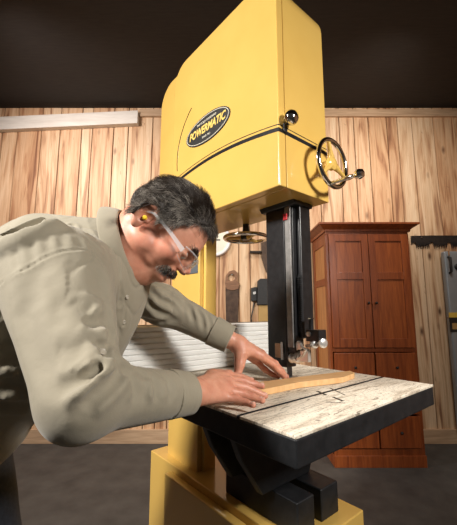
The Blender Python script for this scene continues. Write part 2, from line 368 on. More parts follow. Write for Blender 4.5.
# guide post assembly
BZ = ZB+.002
MB().box((.13, .100, CH-.165), (.172, .177, BZ)).build('blade_guard', 'black', saw, bevel=.003)
MB().prism([(.112,ZB+.001),(.212,ZB+.001),(.206,ZB-.014),(.122,ZB-.014)], 1, .046, .192).build('post_collar', 'black', saw, bevel=.004)
MB().box((.126, .073, CH-.105), (.132, .094, BZ-.01)).build('post_scale', 'scale', saw, bevel=.001)
MB().box((.134, .070, CH-.12), (.172, .099, BZ)).build('guide_post', 'black', saw, bevel=.002)
MB().box((.15, .054, CH-.08), (.205, .069, BZ)).build('post_rail', 'black', saw, bevel=.006, seg=3)
MB().box((.122,.083,ZB-.055),(.1262,.097,ZB-.035)).build('pointer', 'red', saw, bevel=.001)
rk = MB()
for i in range(26): rk.box((.143, .054, CH-.06+i*.0063), (.152, .066, CH-.06+i*.0063+.0036))
rk.box((.147, .0535, CH-.065), (.152, .0665, CH+.108)); rk.build('rack', 'cast', saw, bevel=.0005)
# lower guides
e1, e2 = sab(275,343,.127), sab(281,358,.127); MB().box((.126, e2[1], e2[2]), (.131, e1[1], e1[2])).build('guide_block', 'trim', saw, bevel=.001)
e1, e2 = sab(280.5,342,.126), sab(283,360,.126); MB().box((.1255, e2[1], e2[2]), (.131, e1[1], e1[2])).build('guide_plate', 'steel', saw, bevel=.001)
blade = MB(); blade.box((.177, .1405, .70), (.200, .1417, CH-.165+.03))
for i in range(30): blade.prism([(.177, .80+i*.006), (.1738, .803+i*.006), (.177, .806+i*.006)], 1, .1405, .1417)
blade.build('blade', 'darksteel', saw, smooth=False)
MB().box((.165, .128, CH-.148), (.20, .150, CH-.112)).build('blade_clamp', 'black', saw, bevel=.002)
def sp(x, y, a=.145): return Vector(sab(x, y, a))
def part_cyl(name, m, p, ax, r, h):
    r *= 1.22; MB().lathe([(r*.75, 0), (r, r*.15), (r, h-r*.15), (r*.75, h), (r*.3, h+.001)], p, ax).build(name, m, saw)
for (x, y, r, h, ax) in ((291.5,358,.011,.010,(-.5,-1,0)), (297,358,.0135,.006,(-.5,-1,0)), (302,356.5,.0135,.006,(-.5,-1,0)), (307.5,352,.009,.012,(-1,-.3,0)),
                         (301,345,.010,.012,(-1,0,0)), (313,344,.0085,.016,(-.5,-1,0)), (320,343,.0065,.010,(-.4,-1,0)), (322,343,.0105,.010,(-.4,-1,0))):
    part_cyl('bearing', 'bright', sp(x, y), ax, r, h)
u_, v_ = sp(303,361), sp(311,351); MB().box((.132, v_.y, u_.z), (.145, u_.y, v_.z)).build('guide_bracket', 'bright', saw, bevel=.002)
MB().tube([sp(296,350,.14), sp(301,346,.135), sp(306,350,.13), sp(303,356,.13), sp(296,360,.135)], .0035, 8).build('linkage', 'bright', saw)
MB().tube([sp(306,346,.14), sp(318,345,.14)], .0042, 10).build('adjusting_rod', 'steel', saw)
u_, v_ = sp(308,341), sp(321,330); MB().box((.135, v_.y, u_.z), (.17, u_.y, v_.z)).build('clamp_block', 'black', saw, bevel=.002)
MB().cyl(sp(311,331,.15), sp(311,318,.15), .0065).build('lock_screw', 'black', saw)
MB().lathe([(.009,0),(.009,.003),(.003,.004)], sp(311,319,.15), (0,0,1), 6).build('nut', 'chrome', saw)
MB().lathe([(.005,0),(.007,.002),(.007,.007),(.003,.008)], sp(309.5,334,.134), (-1,0,0), 12).build('bolt', 'steel', saw)
# ------------------------------------------------------------ white ribbed fence
fa0, fa1, fb = -.30, .411, .405
fence = thing('rip_fence', 'tall white ribbed metal fence standing along the far edge of the saw table', 'fence', (PX, PY, TZ), VA)
fm = MB(); prof = []; N = 9; H_ = .156
for i in range(N):
    z0 = H_*i/N; z1_ = H_*(i+1)/N; d = z1_-z0
    prof += [(fb-.001, z0+d*.06), (fb-.006, z0+d*.28), (fb-.006, z0+d*.80), (fb-.001, z0+d*.94)]
poly = [(fb+.016, .001)]+[(u, v+.001) for u, v in prof]+[(fb+.016, H_+.001)]
fm.prism(poly, 0, fa0, fa1); fm.build('ribbed_face', 'white', fence, bevel=.0008)
MB().box((fa0, fb+.016, .001), (fa1, fb+.019, H_+.004)).build('back_plate', 'steel', fence, bevel=.001)
MB().box((fa1, fb-.006, .001), (fa1+.003, fb+.018, H_+.002)).build('end_cap', 'white', fence, bevel=.001)
# ------------------------------------------------------------ work piece
wb = MB(); ztp = .0165
top = [(250,383),(300,376.5),(330,373),(350,370.6),(354.5,372.5)]; bot = [(354,373.4),(343,377.2),(328,379),(300,382),(275,387),(262,389.5),(250,390),(246,387)]
pts = [atz(x, y, TZ+ztp)[:2] for x, y in top+bot]
wb.prism([tuple(p_) for p_ in pts], 2, TZ+.001, TZ+ztp)
tag(wb.build('wood_board', 'maple', bevel=.0015), 'orange-tan curved board under both hands being fed past the saw blade', 'board')
# ------------------------------------------------------------ cherry cabinet
CY = 2.72
def X_(x, y=300, Y=CY): return float(at(x, y, Y)[0])
def Z_(y, Y=CY, x=366): return float(at(x, y, Y)[2])
cl, cr = X_(325.5, 240), X_(408.5, 240); ct = Z_(232); cbk = WY-.01; cz = 0.0
cab = thing('cherry_cabinet', 'tall reddish cherry wood cabinet with two panelled doors against the board wall', 'cabinet', ((cl+cr)/2, CY, 0))
CW = (cr-cl)/2; zd0 = Z_(347.5); D_ = cbk-CY-.02
cb = MB(); cb.box((-CW, .0, ct-.02), (CW, D_, ct)); cb.box((CW-.02, .02, .08), (CW, D_, ct-.02)); cb.box((-CW, D_-.015, .08), (CW, D_, ct-.02)); cb.box((-CW, .02, .08), (CW, D_, .10)); cb.box((-CW+.021,.0201,zd0-.03),(CW-.021,D_-.016,zd0-.012))
# left side as frame and panel
cb.box((-CW, .0, .08), (-CW+.02, .07, ct-.02)); cb.box((-CW, D_-.07, .08), (-CW+.02, D_, ct-.02))
for (za_, zb_) in ((ct-.10, ct-.02), (Z_(283,2.9)-.03, Z_(283,2.9)+.03), (.08, .2)): cb.box((-CW, .06, za_), (-CW+.02, D_-.06, zb_))
cb.box((CW-.045, .0, .08), (CW, .02, ct-.02)); cb.box((-CW+.0201, .0003, zd0-.035), (CW-.0451, .0195, zd0-.004)); cb.box((-CW+.0201, .0003, .081), (CW-.0451, .0195, .13)); cb.box((-CW+.0201,.0003,ct-.05),(CW-.0451,.0195,ct-.0205))
cb.build('carcass', 'cherry', cab, bevel=.002)
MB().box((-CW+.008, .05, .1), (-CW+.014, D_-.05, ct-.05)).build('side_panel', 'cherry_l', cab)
MB().box((-CW-.005, -.008, 0), (CW+.005, D_, .085)).build('plinth', 'cherry', cab, bevel=.003)
cp = [(0,0),(.012,.0),(.016,.018),(.030,.030),(.050,.042),(.058,.050),(.066,.052),(.066,.068),(0,.068)]
cm = MB(); bm = cm.bm; rings = []
for off, hz_ in cp[1:-1]:
    rings.append([bm.verts.new(v) for v in ((-CW-off, D_, ct+hz_), (-CW-off, -off, ct+hz_), (CW+off, -off, ct+hz_), (CW+off, D_, ct+hz_))])
for A_, B_ in zip(rings[:-1], rings[1:]):
    for k in range(4): bm.faces.new((A_[k], A_[(k+1) % 4], B_[(k+1) % 4], B_[k]))
bm.faces.new(rings[0][::-1]); bm.faces.new(rings[-1]); cm.build('crown_moulding', 'cherry', cab, bevel=.001)
dt = ct-.022; midz = Z_(276)
def cdoor(x0, x1, knobx):
    d = MB(); s_ = .055
    d.box((x0, -.02, zd0), (x0+s_, .0, dt)); d.box((x1-s_, -.02, zd0), (x1, .0, dt))
    for a_, b_ in ((zd0, zd0+.07), (midz-.03, midz+.03), (dt-.06, dt)): d.box((x0+s_-.001, -.019, a_), (x1-s_+.001, -.001, b_))
    o = d.build('door', 'cherry', cab, bevel=.0025)
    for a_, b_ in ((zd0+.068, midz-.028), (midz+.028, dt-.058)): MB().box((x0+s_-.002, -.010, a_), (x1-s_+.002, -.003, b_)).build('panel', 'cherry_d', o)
    MB().lathe([(.004,0),(.004,.008),(.010,.013),(.011,.019),(.006,.023),(.001,.024)], (knobx, -.02, Z_(303)), (0,-1,0), 16).build('knob', 'darksteel', o)
cdoor(-CW+.02, -.0025, -.03); cdoor(.0025, CW-.02, .03)
for i, (za_, zb_) in enumerate(((zd0-.04-.22, zd0-.04), (zd0-.04-.46, zd0-.04-.235), (.14, zd0-.04-.475))):
    for x0, x1 in ((-CW+.025, -.005), (.005, CW-.025)):
        o = MB().box((x0, -.018, za_), (x1, .0, zb_)).build('drawer', 'cherry', cab, bevel=.004)
        MB().lathe([(.004,0),(.004,.008),(.010,.013),(.011,.019),(.006,.023),(.001,.024)], ((x0+x1)/2, -.018, (za_+zb_)/2), (0,-1,0), 16).build('knob', 'darksteel', o)
# ------------------------------------------------------------ things on the back wall
WF = WY-.010
def wp(x, y, d=0): return at(x, y, WF-d)
# round white clock
c_ = wp(214, 240, .02); r_ = .165
ck = thing('wall_clock', 'round white rimmed clock on the board wall behind the yellow saw column', 'clock', (c_[0], WF, c_[2]))
MB().lathe([(r_,0),(r_,.02),(r_-.008,.034),(r_-.022,.036),(r_-.03,.026),(r_-.032,.022)], (0,0,0), (0,-1,0), 48).build('rim', 'clock', ck)
MB().lathe([(r_-.031,.0222),(r_-.032,.0228),(.001,.0229)], (0,0,0), (0,-1,0), 48).build('face', 'cream', ck)
MB().box((-.004,-.026,-.01),(.004,-.0235,.09)).build('minute_hand', 'black', ck); MB().box((-.01,-.026,-.006),(.06,-.0235,.006)).build('hour_hand', 'black', ck)
# hand saw
def poly_thing(name, px, d0, d1, m, parent=None, bevel=.001, org=None):
    P_ = [wp(x, y, (d0+d1)/2) for x, y in px]; org = org if org is not None else (0, 0, 0)
    return MB().prism([(float(p_[0]-org[0]), float(p_[2]-org[2])) for p_ in P_], 1, WF-d1-org[1], WF-d0-org[1]).build(name, m, parent, bevel=bevel)
o3 = (float(wp(232, 300)[0]), WF, float(wp(232, 300)[2]))
hs = thing('hand_saw', 'old hand saw with wooden handle hanging blade down on the board wall', 'saw', o3)
poly_thing('blade', [(225.5,285),(239,283),(238,322),(236.5,345),(227,345),(226,322)], .008, .0105, 'oldsteel', hs, .0003, o3)
hd = MB()
ring = [(226,289),(225,283),(226,276),(229,271.5),(234,270),(237,272),(237.5,277),(236.5,281),(239.5,284),(238.5,289),(232,290.5)]
rr = [wp(x, y, .012) for x, y in ring]
cc_ = wp(231.5, 277.5, .012); hole = [np.array([cc_[0]+.030*math.cos(t), 0, cc_[2]+.030*math.sin(t)*.9]) for t in np.linspace(0, 2*math.pi, 22, endpoint=False)]
outer = [np.array([p_[0], 0, p_[2]]) for p_ in rr]
ctr = cc_
def ang(p_): return math.atan2(p_[2]-ctr[2], p_[0]-ctr[0])
def outer_at(t):
    best = None; dx, dz = math.cos(t), math.sin(t)
    for i in range(len(outer)):
        p1, p2 = outer[i], outer[(i+1) % len(outer)]; ex, ez = p2[0]-p1[0], p2[2]-p1[2]; den = dx*ez-dz*ex
        if abs(den) < 1e-9: continue
        wx, wz = p1[0]-ctr[0], p1[2]-ctr[2]; k = (wx*ez-wz*ex)/den; s_ = (wx*dz-wz*dx)/den
        if k > 0 and -1e-6 <= s_ <= 1+1e-6 and (best is None or k > best): best = k
    return best or .05
NN = 36; bm = hd.bm; R4 = []
for i in range(NN):
    t = 2*math.pi*i/NN; ro = outer_at(t); ri = min(.034, ro*.70)
    R4.append([bm.verts.new((ctr[0]+r1*math.cos(t)-o3[0], yy-o3[1], ctr[2]+r1*math.sin(t)-o3[2])) for r1, yy in ((ri, WF-.003), (ro, WF-.003), (ro, WF-.021), (ri, WF-.021))])
for i in range(NN):
    A_, B_ = R4[i], R4[(i+1) % NN]
    for k in range(4): bm.faces.new((A_[k], A_[(k+1) % 4], B_[(k+1) % 4], B_[k]))
hd.build('handle', 'brownwood', hs, bevel=.002)
MB().cyl((0, 0.004, float(cc_[2]-o3[2])+.024), (0, -.035, float(cc_[2]-o3[2])+.024), .005, seg=10).build('peg', 'steel', hs)
# black charger with a small box, tan battery below
o3 = (float(wp(262, 292)[0]), WF, float(wp(262, 292)[2]))
dr = thing('black_charger', 'black boxy tool charger on the wall between hand saw and guide post', 'charger', o3)
poly_thing('body', [(257.5,281),(260,279),(270,279),(272,282),(272,305),(257,305)], .0, .09, 'rubber', dr, .006, o3)
poly_thing('side_unit', [(251,288),(257,287),(257,301),(251,301)], .0, .05, 'rubber', dr, .004, o3)
poly_thing('battery', [(258.5,305.5),(270,305.5),(270,322),(258.5,322)], .0, .07, 'tan', dr, .005, o3)
poly_thing('badge', [(253,292),(256,291.5),(256,294),(253,294.5)], .05, .051, 'steel', dr, 0, o3)
o_ = wp(253, 310)
tag(MB().tube([wp(254,302,.01), wp(253,310,.02), wp(251,318,.015), wp(252,330,.01)], .006, 8).build('cord', 'rubber'), 'thin black cord hanging down the wall below the black charger', 'cord')
# leather sheath / brown panel hanging
tag(poly_thing('leather_sheath', [(261,240),(269,240),(270,276),(266,272),(261.5,258)], .002, .03, 'leather', None, .004), 'brown tapered sheath hanging on the wall beside the black guide post', 'sheath')
tag(poly_thing('wall_hook', [(250,251.3),(261,251.3),(261,253),(250,253)], 0, .05, 'darksteel', None, .001), 'short dark metal hook bar on the wall under the tension wheel', 'hook')
# two-man crosscut saw
cs = MB(); tp = []; z_top = wp(440,235.5,.01)[2]; z_b = wp(440,244.5,.01)[2]; z_t = wp(440,249,.01)[2]
xs0, xs1 = float(wp(411,240,.01)[0]), float(wp(457,240,.01)[0])+.75
pts = [(xs0, z_top-.005), (xs0+.2, z_top), (xs1, z_top)]; x = xs1; i = 0
pts.append((xs1, z_b))
while x > xs0+.03:
    w = .034
    if i % 5 == 4: pts += [(x-.004, z_b+.02), (x-w*.7, z_b+.02)]
    else: pts += [(x-w*.28, z_t), (x-w*.5, z_b+.012), (x-w*.75, z_t)]
    x -= w; i += 1; pts.append((x, z_b+.008))
pts.append((xs0, z_b+.01)); z_top = float(z_top)
cs.prism([(float(a_), float(b_)) for a_, b_ in pts], 1, WF-.014, WF-.010)
csr = thing('crosscut_saw', 'long dark toothed crosscut saw hung level on the wall right of the cabinet', 'saw', (0,0,0))
cs.build('blade', 'darksteel', csr)
MB().cyl((xs1-.03, WF-.012, z_top-.02), (xs1-.03, WF-.012, z_top+.22), .016).build('handle', 'brownwood', csr)
for x in (xs0+.10, xs1-.25): MB().cyl((x, WF+.004, z_top-.02), (x, WF-.022, z_top-.02), .006, seg=10).build('peg', 'steel', csr)
# grey machine cabinet at right
GY = 3.10; gx = float(at(444.5, 260, GY)[0]); gz = float(at(450, 251, GY)[2])
gm = thing('machine_cabinet', 'grey sheet metal machine cabinet at the far right with black handle', 'cabinet', (gx, GY, 0))
MB().box((0, 0, .05), (.55, WF-GY-.03, gz)).build('housing', 'greymetal', gm, bevel=.018, seg=4)
MB().box((.03, .02, 0), (.52, WF-GY-.05, .05)).build('base', 'darksteel', gm)
def gp(x, y): p_ = at(x, y, GY); return float(p_[0]-gx), float(p_[2])
x0, z0 = gp(447, 257); x1, z1_ = gp(450, 273); MB().tube([(x0+.01,0,z0), (x0+.01,-.03,z0-.01), (x0+.01,-.03,z1_+.01), (x0+.01,0,z1_)], .011, 10).build('handle', 'rubber', gm)
x0, z0 = gp(447.2, 250.5); MB().box((x0, -.008, z0-.05), (x0+.016, .0, z0-.005)).build('hinge', 'chrome', gm, bevel=.002)
x0, z0 = gp(457.5, 267); MB().lathe([(.030,0),(.030,.012),(.024,.018),(.001,.019)], (x0, 0, z0), (0,-1,0)).build('dial', 'rubber', gm)
x0, z0 = gp(448.5, 312.5); x1, z1_ = gp(470, 332); pl = MB().box((x0, -.004, z1_), (x1, 0, z0-.045)).build('label_plate', 'rubber', gm)
MB().box((x0, -.006, z0-.045), (x1, 0, z0)).build('stripe', 'yellowlabel', pl)
for k in range(2): MB().box((x0+.02+.09*k, -.0055, z1_+.025), (x0+.085+.09*k, -.0035, z1_+.03+.05)).build('printing', 'tan', pl)
x0, z0 = gp(446.5, 318); MB().lathe([(.006,0),(.006,.006),(.001,.008)], (x0+.01, 0, z0), (0,-1,0), 12).build('screw', 'chrome', gm)
#PERSON-BEGIN
# ------------------------------------------------------------ signed-distance modelling for the man
def norm(v): return v/np.linalg.norm(v)
def cone(p, a, b, ra, rb):
    a = np.asarray(a, float); b = np.asarray(b, float); ab = b-a; t = np.clip(((p-a)@ab)/(ab@ab), 0, 1)
    return np.linalg.norm(p-a-t[:, None]*ab, axis=1)-(ra+(rb-ra)*t)
def ell(p, c, r):
    q = p-np.asarray(c, float); r = np.asarray(r, float); k0 = np.linalg.norm(q/r, axis=1); k1 = np.linalg.norm(q/(r*r), axis=1)
    return k0*(k0-1)/np.maximum(k1, 1e-9)
def smin(a, b, k):
    h = np.clip(.5+.5*(b-a)/k, 0, 1); return b*(1-h)+a*h-k*h*(1-h)
def smax(a, b, k): return -smin(-a, -b, k)
_perm = rng.permutation(4096); _val = rng.random(4096)*2-1
def vnoise(p):
    i = np.floor(p).astype(np.int64); f = p-i; f = f*f*(3-2*f); out = 0
    for dx in (0, 1):
        for dy in (0, 1):
            for dz in (0, 1):
                h = _val[_perm[(_perm[(_perm[(i[:, 0]+dx) & 4095]+i[:, 1]+dy) & 4095]+i[:, 2]+dz) & 4095]]
                out = out+h*np.where(dx, f[:, 0], 1-f[:, 0])*np.where(dy, f[:, 1], 1-f[:, 1])*np.where(dz, f[:, 2], 1-f[:, 2])
    return out
def surface(fn, lo, hi, h, name, m, parent, margin=.01, B=10):
    lo = np.asarray(lo, float); nb = np.ceil((np.asarray(hi)-lo)/(B*h)).astype(int)
    g = np.stack(np.meshgrid(*[np.arange(k) for k in nb], indexing='ij'), -1).reshape(-1, 3)
    d = np.concatenate([fn(lo+(c*B+B/2)*h) for c in np.array_split(g, max(1, len(g)//60000))])
    g = g[np.abs(d) < .5*math.sqrt(3)*B*h+margin]
    loc = np.stack(np.meshgrid(*[np.arange(B+1)]*3, indexing='ij'), -1).reshape(-1, 3)
    NX = nb*B+4; key = lambda c: ((c[..., 0]+1)*NX[1]+(c[..., 1]+1))*NX[2]+(c[..., 2]+1)
    K = []; V = []; Q = []
    corners = np.array([(i, j, k) for i in (0, 1) for j in (0, 1) for k in (0, 1)])
    edges = [(a, b) for a in range(8) for b in range(a+1, 8) if np.abs(corners[a]-corners[b]).sum() == 1]
    for ch in np.array_split(g, max(1, len(g)//150)):
        P = ch[:, None, :]*B+loc[None]; D = fn((lo+P.reshape(-1, 3)*h)).reshape(len(ch), B+1, B+1, B+1)
        C = np.stack([D[:, i:i+B, j:j+B, k:k+B] for i, j, k in corners], -1); neg = C < 0; mixd = neg.any(-1) & ~neg.all(-1)
        idx = np.argwhere(mixd); c = C[mixd]; acc = np.zeros((len(idx), 3)); cnt = np.zeros(len(idx))
        for a, b in edges:
            cr_ = (c[:, a] < 0) != (c[:, b] < 0); t = np.where(cr_, c[:, a]/np.where(cr_, c[:, a]-c[:, b], 1), 0)
            pt = corners[a]+t[:, None]*(corners[b]-corners[a]); acc += pt*cr_[:, None]; cnt += cr_
        cell = ch[idx[:, 0]]*B+idx[:, 1:]; K.append(key(cell)); V.append(lo+(cell+acc/cnt[:, None])*h)
        n_ = D < 0
        for ax in range(3):
            s0 = [slice(None)]+[slice(0, B)]*3; s1 = list(s0); s1[ax+1] = slice(1, B+1)
            e = n_[tuple(s0)] != n_[tuple(s1)]; ii = np.argwhere(e); base = ch[ii[:, 0]]*B+ii[:, 1:]
            flip = n_[tuple(s0)][e]; o1 = np.zeros(3, int); o2 = np.zeros(3, int); o1[(ax+1) % 3] = 1; o2[(ax+2) % 3] = 1
            q = np.stack([key(base-o1-o2), key(base-o2), key(base), key(base-o1)], 1); q[~flip] = q[~flip][:, ::-1]; Q.append(q)
    K = np.concatenate(K); V = np.concatenate(V); Q = np.concatenate(Q); o = np.argsort(K); K = K[o]; V = V[o]
    ix = np.searchsorted(K, Q); ix = np.minimum(ix, len(K)-1); ok = (K[ix] == Q).all(1); F_ = ix[ok]
    me = bpy.data.meshes.new(name); me.vertices.add(len(V)); me.vertices.foreach_set('co', V.astype(np.float32).ravel())
    me.loops.add(F_.size); me.loops.foreach_set('vertex_index', F_.astype(np.int32).ravel()); me.polygons.add(len(F_))
    me.polygons.foreach_set('loop_start', np.arange(0, F_.size, 4, dtype=np.int32)); me.polygons.foreach_set('loop_total', np.full(len(F_), 4, np.int32))
    me.update(calc_edges=True); me.validate(); me.polygons.foreach_set('use_smooth', np.ones(len(me.polygons), bool)); me.materials.append(M[m])
    ob = bpy.data.objects.new(name, me); COL.objects.link(ob); ob.parent = parent; return ob, V
# everything for the man in world coordinates (his root stays unrotated at the world origin of his feet)
def W(x, y, z): return np.array([x, y, z+CH])          # z relative to the eye height
man = thing('person', 'man in khaki shirt and clear glasses bent over the saw table pushing a board', 'person', (0, 0, 0))
# head frame
az = math.radians(85); pit = math.radians(49)
fh = np.array([math.sin(az), math.cos(az), 0.]); HF = fh*math.cos(pit)-np.array([0, 0, math.sin(pit)]); HU = fh*math.sin(pit)+np.array([0, 0, math.cos(pit)]); HL = np.cross(HU, HF)
rollh = math.radians(-2); HL, HU = HL*math.cos(rollh)+HU*math.sin(rollh), HU*math.cos(rollh)-HL*math.sin(rollh)
ear = at(147.5, 218, .665); HO = ear+HL*.076; HR = np.stack([HF, HL, HU])      # rows
def tol(p): return (p-HO)@HR.T
def tow(q): return np.asarray(q, float)@HR+HO
NB = W(-.226, .752, .116)
def ear_sdf(q, s):
    e = q*np.array([1, s, 1])-np.array([-.008, .077, .0]); ca, sa = math.cos(.25), math.sin(.25)
    e = np.stack([e[:, 0]*ca-e[:, 2]*sa, e[:, 1], e[:, 0]*sa+e[:, 2]*ca], 1)
    e2 = e.copy(); e2[:, 1] -= -e[:, 0]*.35
    d = ell(e2, (0, 0, .004), (.0158, .0065, .031)); lob = ell(e2, (.006, -.001, -.022), (.009, .006, .012)); d = smin(d, lob, .006)
    con = ell(e2, (.004, .007, .0), (.0095, .007, .016)); d = smax(d, -con, .004)
    gro = ell(e2, (-.002, .0065, .017), (.0095, .004, .0075)); d = smax(d, -gro, .003)
    tra = np.linalg.norm(e2-np.array([.0135, .001, -.002]), axis=1)-.0048; return smin(d, tra, .004)
def zmap(q): q = q.copy(); q[:, 2] = np.where(q[:, 2] < .02, (q[:, 2]-.02)*1.33+.02, q[:, 2]); return q
def head(q):
    q0 = q; q = zmap(q)
    y = q.copy(); y[:, 1] = np.abs(y[:, 1])
    d = ell(q, (.020, 0, .046), (.090, .074, .084))
    d = smin(d, ell(q, (.062, 0, .0), (.050, .058, .080)), .02)
    d = smin(d, ell(q, (.045, 0, -.050), (.052, .056, .038)), .025)
    d = smin(d, ell(y, (.018, .052, -.052), (.024, .014, .026)), .025)
    d = smin(d, ell(q, (.094, 0, -.081), (.020, .022, .017)), .018)
    d = smin(d, ell(y, (.074, .046, -.018), (.026, .019, .022)), .018)
    d = smin(d, cone(q, (.107, .030, .030), (.107, -.030, .030), .009, .009), .014)
    d = smax(d, -(np.linalg.norm(y-np.array([.116, .033, .010]), axis=1)-.016), .012)
    d = smin(d, ell(y, (.094, .032, .010), (.014, .017, .010)), .005)           # lids
    d = smin(d, cone(q, (.107, 0, .022), (.125, 0, -.010), .0075, .0115), .010)
    d = smin(d, ell(y, (.119, .012, -.021), (.012, .0075, .0085)), .006)
    d = smax(d, -ell(y, (.126, .007, -.031), (.004, .0035, .005)), .002)
    d = smin(d, ell(q, (.100, 0, -.046), (.017, .028, .014)), .010)
    d = smin(d, ell(q, (.113, 0, -.0525), (.0065, .021, .0055)), .004)
    d = smin(d, ell(q, (.110, 0, -.0635), (.0065, .018, .006)), .004)
    d = smax(d, -ell(q, (.119, 0, -.058), (.010, .024, .0016)), .002)
    # nasolabial crease, crow's feet
    for a, b, r in (((.113, .020, -.022), (.103, .034, -.052), .0016), ((.082, .062, .006), (.074, .067, .002), .0010), ((.080, .062, .013), (.070, .068, .014), .0010), ((.097,.040,-.006),(.083,.054,-.010),.0014)):
        d = smax(d, -(cone(y, a, b, r, r)), .005)
    for z in (.055, .066, .077): d = d+.0006*np.exp(-((q[:, 2]-z)/.0016)**2)*(q[:, 0] > .06)
    d = d*.88; d = np.minimum(smin(d, ear_sdf(q0, 1), .004), smin(d, ear_sdf(q0, -1), .004))
    return d
# joints
RS, RE_, RW_ = W(-.318, .615, .060), W(-.205, .490, -.120), W(-.086, .672, -.158)
LS, LE_, LW_ = W(-.375, .985, .10), W(-.190, .955, .018), W(-.002, .945, -.076)
def hand_frame(w, axis, lat):
    x = norm(axis); y = norm(lat-(lat@x)*x); return np.stack([x, y, np.cross(x, y)])
# right (near) hand: points to the right and away; lat = thumb side (far)
RT = {  # finger: knuckle, mid joint, end joint, tip
 'index': [at(226,378,.778), at(243,381.5,.800), at(254,384,.805), at(262,386,.803)],
 'middle': [at(229,384,.758), at(246,388,.772), at(256,392,.774), at(265,396,.775)],
 'ring': [at(227,390.5,.738), at(243,394,.748), at(253,397,.744), at(262,400.5,.737)],
 'pinky': [at(222,396.5,.720), at(236,399,.722), at(245,402,.715), at(253,405,.703)],
 'thumb': [at(212,378,.765), at(228,376,.815), at(240,378,.840), at(251,381.0,.850)]}
RP = W(-.066, .688, -.158)
LT = {
 'index': [W(.092,.952,-.126), W(.127,.972,-.150), W(.147,.986,-.172), W(.161,.998,-.190)],
 'middle': [W(.094,.970,-.122), W(.134,.988,-.150), W(.155,1.000,-.173), W(.170,1.012,-.192)],
 'ring': [W(.088,.986,-.128), W(.129,1.003,-.160), W(.150,1.016,-.182), W(.165,1.027,-.1950)],
 'pinky': [W(.076,1.000,-.140), W(.109,1.018,-.172), W(.132,1.032,-.188), W(.150,1.042,-.1960)],
 'thumb': [W(.034,.934,-.108), W(.030,.922,-.142), W(.024,.915,-.166), W(.030,.912,-.180)]}
RAD = {'index': (.0105,.0092,.0083,.0068), 'middle': (.0105,.0094,.0085,.0070), 'ring': (.0100,.0089,.0080,.0066), 'pinky': (.0092,.0080,.0070,.0060), 'thumb': (.0150,.0118,.0105,.0082)}
def hand(p, T, wrist, seed):
    pal = 1e3
    for f in ('index', 'middle', 'ring', 'pinky'):
        d = cone(p, wrist+(T[f][0]-T['middle'][0])*.42, T[f][0], .0175 if f != 'pinky' else .016, .0125 if f != 'pinky' else .0115); pal = d if isinstance(pal, float) else smin(pal, d, .012)
    th = T['thumb']; d = smin(cone(p, wrist, th[0], .018, .0165), cone(p, th[0], th[1], .0165, .0125), .01); d = smin(d, cone(p, T['index'][0]*.45+wrist*.55, th[0]*.6+th[1]*.4, .014, .011), .012); pal = smin(pal, d, .014)
    out = pal
    for f in ('index', 'middle', 'ring', 'pinky', 'thumb'):
        j = T[f]; r = RAD[f]; d = smin(cone(p, j[0], j[1], r[0], r[1]), cone(p, j[1], j[2], r[1], r[2]), .003); d = smin(d, cone(p, j[2], j[3], r[2], r[3]), .002)
        d = smin(d, np.linalg.norm(p-j[1]-np.array([0,0,.0018]), axis=1)-r[1]*1.0, .003)
        # knuckle creases, nail
        ax = norm(j[2]-j[1]); s = (p-j[1])@ax; d = d+.0007*np.exp(-(s/.0012)**2)+.0005*np.exp(-((s-.004)/.001)**2)
        ax = norm(j[3]-j[2]); up = np.array([0, 0, 1.])-ax*ax[2]; up = norm(up); nc = j[3]+up*r[3]*.9-ax*.001
        q = np.stack([(p-nc)@ax, (p-nc)@np.cross(ax, up), (p-nc)@up], 1); nd = ell(q, (0, 0, 0), (.0065, .0052, .0012)); d = np.minimum(smax(d, -ell(q, (0,0,.0), (.0074, .0060, .0014)), .0006), nd)
        out = smin(out, d, .0045 if f != 'thumb' else .008)
    # tendons and veins on the back of the hand
    for f in ('index', 'middle', 'ring', 'pinky'):
        a = wrist+(T[f][0]-T['middle'][0])*.3+np.array([0,0,.0155]); b = T[f][0]+np.array([0,0,.0105]); out = smin(out, cone(p, a, b, .0015, .003), .005)
        kk = np.linalg.norm(p-T[f][0]-np.array([0,0,.003]), axis=1)-.0105; out = smin(out, kk, .004)
    v = vnoise(p*np.array([55, 55, 30])+seed); out = out-.0009*np.exp(-(v/.10)**2)
    return out
def local(p, fn, c, R, pad=.03):
    d = np.linalg.norm(p-c, axis=1)-R; out = d+pad; m = d < pad
    if m.any(): out[m] = fn(p[m])
    return out
RHC = W(.0, .735, -.165); LHC = W(.09, .97, -.14)
T1, T2, T3, T4 = W(-.30,.775,.083), W(-.42,.77,.060), W(-.51,.77,-.05), W(-.60,.77,-.20); BEL = W(-.425,.77,-.10)
def body(p):
    d = smin(cone(p, T1, T2, .085, .105), cone(p, T2, T3, .105, .12), .03); d = smin(d, cone(p, T3, T4, .12, .12), .03)
    d = smin(d, cone(p, RS, LS, .05, .05), .04)
    for a, b, c in ((RS, RE_, RW_), (LS, LE_, LW_)):
        d = smin(d, smin(cone(p, a, b, .048, .038), cone(p, b, c, .037, .0235), .015), .012)
    hd_ = local(p, lambda x: head(tol(x)), tow((.03, 0, .01)), .16)
    nk = smin(cone(p, tow((-.012, 0, -.015)), NB, .058, .064), cone(p, tow((.03, 0, -.055)), NB+np.array([.035, 0, -.01]), .030, .045), .02)
    d = smin(d, smin(hd_, nk, .016), .014)
    rh = local(p, lambda x: smin(hand(x, RT, RP, 3.1), cone(x, RW_+(RE_-RW_)*.1, RP, .0245, .0205), .012), RHC, .14)
    lh = local(p, lambda x: smin(hand(x, LT, W(.028,.948,-.09), 9.7), cone(x, LW_, W(.028,.948,-.09), .0235, .021), .012), LHC, .15)
    return smin(d, np.minimum(rh, lh), .008)
bod, BV = surface(body, W(-.76, .36, -.40), W(.20, 1.14, .36), .0021, 'body', 'skin', man)
